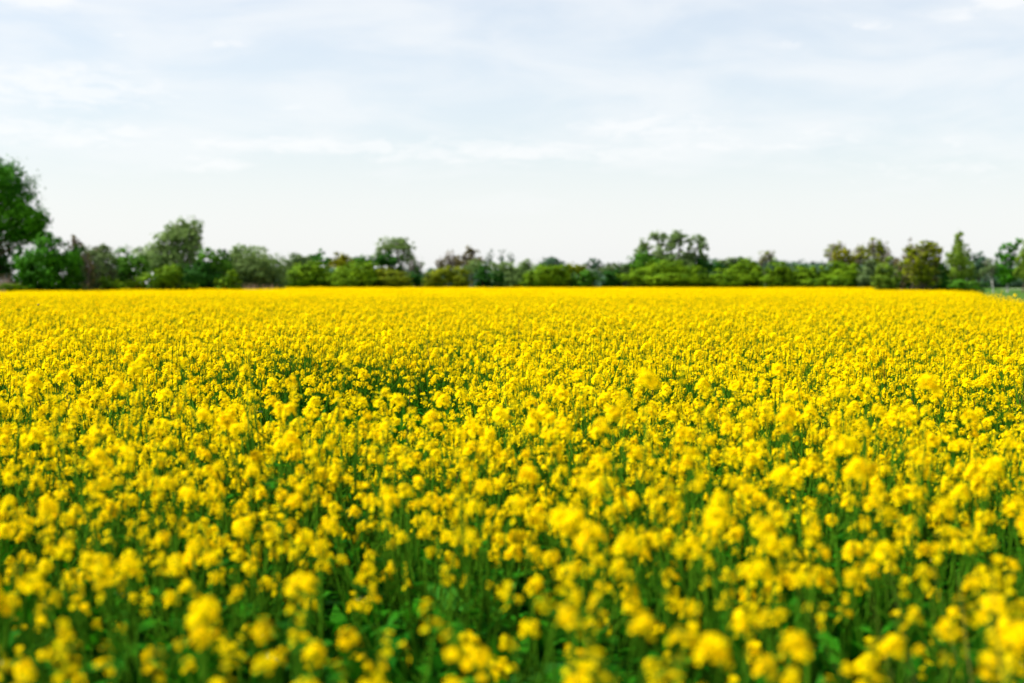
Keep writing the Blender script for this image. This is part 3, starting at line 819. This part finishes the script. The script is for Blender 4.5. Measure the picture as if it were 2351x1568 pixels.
# weeds covering the ground between the stalks
wq = []
nw = 60000
wx = rng.uniform(-6, 6, nw); wy = rng.uniform(.6, 12, nw); wk = (np.abs(wx) < .42 * wy + .9); wx, wy = wx[wk], wy[wk]; nw = len(wx)
P = np.stack([wx, wy, rng.uniform(.02, .80, nw)], 1)
nn = unit(nw) * .9 + np.array((0, 0, .8)) * (rng.random(nw) < .6)[:, None]; nn /= np.linalg.norm(nn, axis=1)[:, None]
t = np.cross(nn, unit(nw)); t /= np.linalg.norm(t, axis=1)[:, None]; b = np.cross(nn, t)
s = rng.uniform(.03, .075, nw)[:, None]
wo = link('undergrowth', quad_mesh('undergrowth', np.stack([P - b * s * 1.5, P + t * s * .6, P + b * s * 1.5, P - t * s * .6], 1), M_LEAF))
tag(wo, 'dark green leaves covering the ground between the rapeseed stalks', 'undergrowth', kind='stuff')
# woods on the skyline far away
def woods(label, x0, x1, y_top, d, n_):
    q = []
    for i in range(n_):
        x = rng.uniform(x0, x1); dd = d + rng.uniform(-30, 30); r = rng.uniform(4, 8)
        z = at(x, y_top, dd)[2] * rng.uniform(.75, 1.08) - r * .7
        q.append((np.array((at(x, 650, dd)[0], dd, z)), np.array((r, r, r * .75))))
        q.append((np.array((at(x, 650, dd)[0], dd, z * .4)), np.array((r * 1.1, r, max(z * .6, 1.)))))
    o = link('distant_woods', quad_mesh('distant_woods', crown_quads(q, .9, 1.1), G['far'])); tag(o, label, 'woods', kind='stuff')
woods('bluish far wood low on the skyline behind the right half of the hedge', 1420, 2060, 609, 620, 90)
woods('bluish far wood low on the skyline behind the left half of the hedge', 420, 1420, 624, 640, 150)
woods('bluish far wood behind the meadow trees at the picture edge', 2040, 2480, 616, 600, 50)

# ------------------------------------------------------------------ a bee over the crop
w = at(88, 700, 9.0)
bee = empty('bee', tuple(w), .6); tag(bee, 'tiny dark insect flying low over the crop below the large cut-off tree', 'insect')
mb = MB()
prof = [(-.008, .0008), (-.005, .003), (-.001, .0022), (.002, .003), (.005, .0022), (.0075, .0009)]
mb.tube([(x, 0, .0003 * math.sin(x * 300)) for x, r in prof], [r for x, r in prof], 8)
link('body', mb.mesh('body', [plain('insect_brown', (.02, .012, .006), (.06, .035, .01), 400, .6, .3)], True), bee)
M_WING = leafy('wing', (.12, .11, .10), (.16, .15, .14), .5, .3, .5)
for sgn in (1, -1):
    mb = MB(); mb.add([(.002, sgn * .002, .002), (.004, sgn * .008, .0045), (0, sgn * .012, .006), (-.003, sgn * .009, .004), (-.001, sgn * .003, .002)], [[0, 1, 2, 3, 4]])
    link('wing', mb.mesh('wing', [M_WING]), bee)

# ------------------------------------------------------------------ sky and sun
SUN_EL, SUN_AZ = math.radians(50), math.radians(-92)      # azimuth from +Y towards +X: high over the left shoulder of the hedge
wd = bpy.data.worlds.new('World'); scene.world = wd; wd.use_nodes = True
nt = wd.node_tree; N, L = nt.nodes, nt.links; N.clear()
out = N.new('ShaderNodeOutputWorld'); bg = N.new('ShaderNodeBackground')
SKY_STRENGTH = 0.085
bg.inputs['Strength'].default_value = SKY_STRENGTH
sky = N.new('ShaderNodeTexSky'); sky.sky_type = 'NISHITA'; sky.sun_disc = False
sky.sun_elevation = SUN_EL; sky.sun_rotation = SUN_AZ
sky.air_density = 1.0; sky.dust_density = 1.2; sky.ozone_density = 0.8
tc = N.new('ShaderNodeTexCoord')
sx = N.new('ShaderNodeSeparateXYZ'); L.new(tc.outputs['Generated'], sx.inputs[0])
def math_(op, a, b=None, c=None):
    m = N.new('ShaderNodeMath'); m.operation = op
    for i, v in enumerate((a, b, c)):
        if v is None: continue
        if isinstance(v, (int, float)): m.inputs[i].default_value = v
        else: L.new(v, m.inputs[i])
    return m.outputs[0]
az = math_('ARCTAN2', sx.outputs['X'], sx.outputs['Y'])
el = math_('ARCSINE', sx.outputs['Z'])
cv = N.new('ShaderNodeCombineXYZ')
L.new(math_('MULTIPLY', az, 1.0), cv.inputs[0]); L.new(math_('MULTIPLY', el, 3.6), cv.inputs[1])
def noise(scale, detail, rough=.55, off=0.0, dist=0.0):
    mp = N.new('ShaderNodeMapping'); mp.inputs['Location'].default_value = (off, off * .7, off * .3)
    L.new(cv.outputs[0], mp.inputs['Vector'])
    n_ = N.new('ShaderNodeTexNoise'); n_.inputs['Scale'].default_value = scale; n_.inputs['Detail'].default_value = detail
    n_.inputs['Roughness'].default_value = rough; n_.inputs['Distortion'].default_value = dist
    L.new(mp.outputs[0], n_.inputs['Vector']); return n_.outputs['Fac']
def smooth(v, lo, hi):
    m = N.new('ShaderNodeMapRange'); m.interpolation_type = 'SMOOTHSTEP'
    m.inputs['From Min'].default_value = lo; m.inputs['From Max'].default_value = hi
    L.new(v, m.inputs['Value']); return m.outputs['Result']
fine = noise(38, 8, .62, 3.1, .5)
# thin veil: thick towards the horizon, broken higher up
veil = math_('MULTIPLY', smooth(noise(8, 6, .55, 1.7, .4), .30, .70), .34)
veil = math_('MINIMUM', math_('ADD', veil, .57), 1.0)
low = math_('SUBTRACT', 1.0, smooth(el, .02, .19))
veil = math_('MAXIMUM', math_('MULTIPLY', low, .95), veil)
# named puffs and streaks: direction (degrees right of the view axis, degrees up), half widths, strength
puffs = None
for (x, y, wx_, wy_, k_) in ((95, 30, 50, 17, 1.5), (150, 222, 150, 34, .9), (130, 322, 150, 22, .9), (480, 386, 60, 18, .8), (535, 113, 34, 9, .8), (760, 342, 260, 14, .9),
                            (1150, 352, 260, 22, .8), (1480, 298, 130, 20, .8), (2305, 36, 50, 16, 1.5), (2220, 66, 70, 14, .5), (1990, 86, 30, 12, .7), (1800, 116, 30, 9, .7),
                            (1900, 6, 40, 12, .6), (2175, 342, 24, 10, .6), (1700, 330, 260, 26, .5), (270, 105, 22, 6, .6), (2100, 400, 240, 30, .4), (720, 265, 90, 16, .4)):
    a0 = math.atan((x - 1175.5) / FPX); e0 = math.atan((650 - y) / FPX)
    da = math_('DIVIDE', math_('SUBTRACT', az, a0), 1.6 * wx_ / FPX)
    de = math_('DIVIDE', math_('SUBTRACT', el, e0), 1.6 * wy_ / FPX)
    r2 = math_('ADD', math_('MULTIPLY', da, da), math_('MULTIPLY', de, de))
    gq = math_('MULTIPLY', math_('EXPONENT', math_('MULTIPLY', r2, -1.0)), k_)
    puffs = gq if puffs is None else math_('MAXIMUM', puffs, gq)
shape = smooth(math_('ADD', math_('MULTIPLY', puffs, .9), math_('MULTIPLY', math_('SUBTRACT', fine, .5), 2.4)), .20, .95)
shape = math_('MULTIPLY', shape, smooth(puffs, .05, .4))
m1 = N.new('ShaderNodeMix'); m1.data_type = 'RGBA'
L.new(math_('MULTIPLY', veil, .85), m1.inputs[0]); L.new(sky.outputs[0], m1.inputs[6])
VEIL = 0.492 / SKY_STRENGTH
m1.inputs[7].default_value = (VEIL * .985, VEIL * 1.0, VEIL * 1.01, 1)
m2 = N.new('ShaderNodeMix'); m2.data_type = 'RGBA'
L.new(math_('MULTIPLY', shape, .52), m2.inputs[0]); L.new(m1.outputs[2], m2.inputs[6])
CL = 0.515 / SKY_STRENGTH
m2.inputs[7].default_value = (CL, CL, CL, 1)
L.new(m2.outputs[2], bg.inputs['Color']); L.new(bg.outputs[0], out.inputs['Surface'])

sun = bpy.data.lights.new('sun', 'SUN'); sun.energy = 4.6; sun.angle = math.radians(.5); sun.color = (1.0, .95, .86)
so = bpy.data.objects.new('sun', sun); col.objects.link(so)
sd = Vector((math.sin(SUN_AZ) * math.cos(SUN_EL), math.cos(SUN_AZ) * math.cos(SUN_EL), math.sin(SUN_EL)))
so.rotation_euler = sd.to_track_quat('Z', 'Y').to_euler(); so.location = (-30, 20, 60)

# ------------------------------------------------------------------ camera and render settings
cam = bpy.data.cameras.new('camera'); cam.sensor_width = 36; cam.lens = 50; cam.clip_start = .05; cam.clip_end = 20000
cam.dof.use_dof = True; cam.dof.focus_distance = 8.2; cam.dof.aperture_fstop = 2.1
co = bpy.data.objects.new('camera', cam); col.objects.link(co)
co.location = (0, 0, CAM_Z); co.rotation_euler = (math.pi / 2 - TILT, 0, 0)
scene.camera = co
scene.view_settings.view_transform = 'Standard'; scene.view_settings.look = 'None'
scene.view_settings.exposure = 1.02; scene.view_settings.gamma = 1.0
cy = scene.cycles
cy.max_bounces = 6; cy.diffuse_bounces = 3; cy.transmission_bounces = 4; cy.glossy_bounces = 2; cy.transparent_max_bounces = 4
cy.use_denoising = True
try: cy.denoiser = 'OPENIMAGEDENOISE'
except Exception: pass
cy.sample_clamp_indirect = 4.0
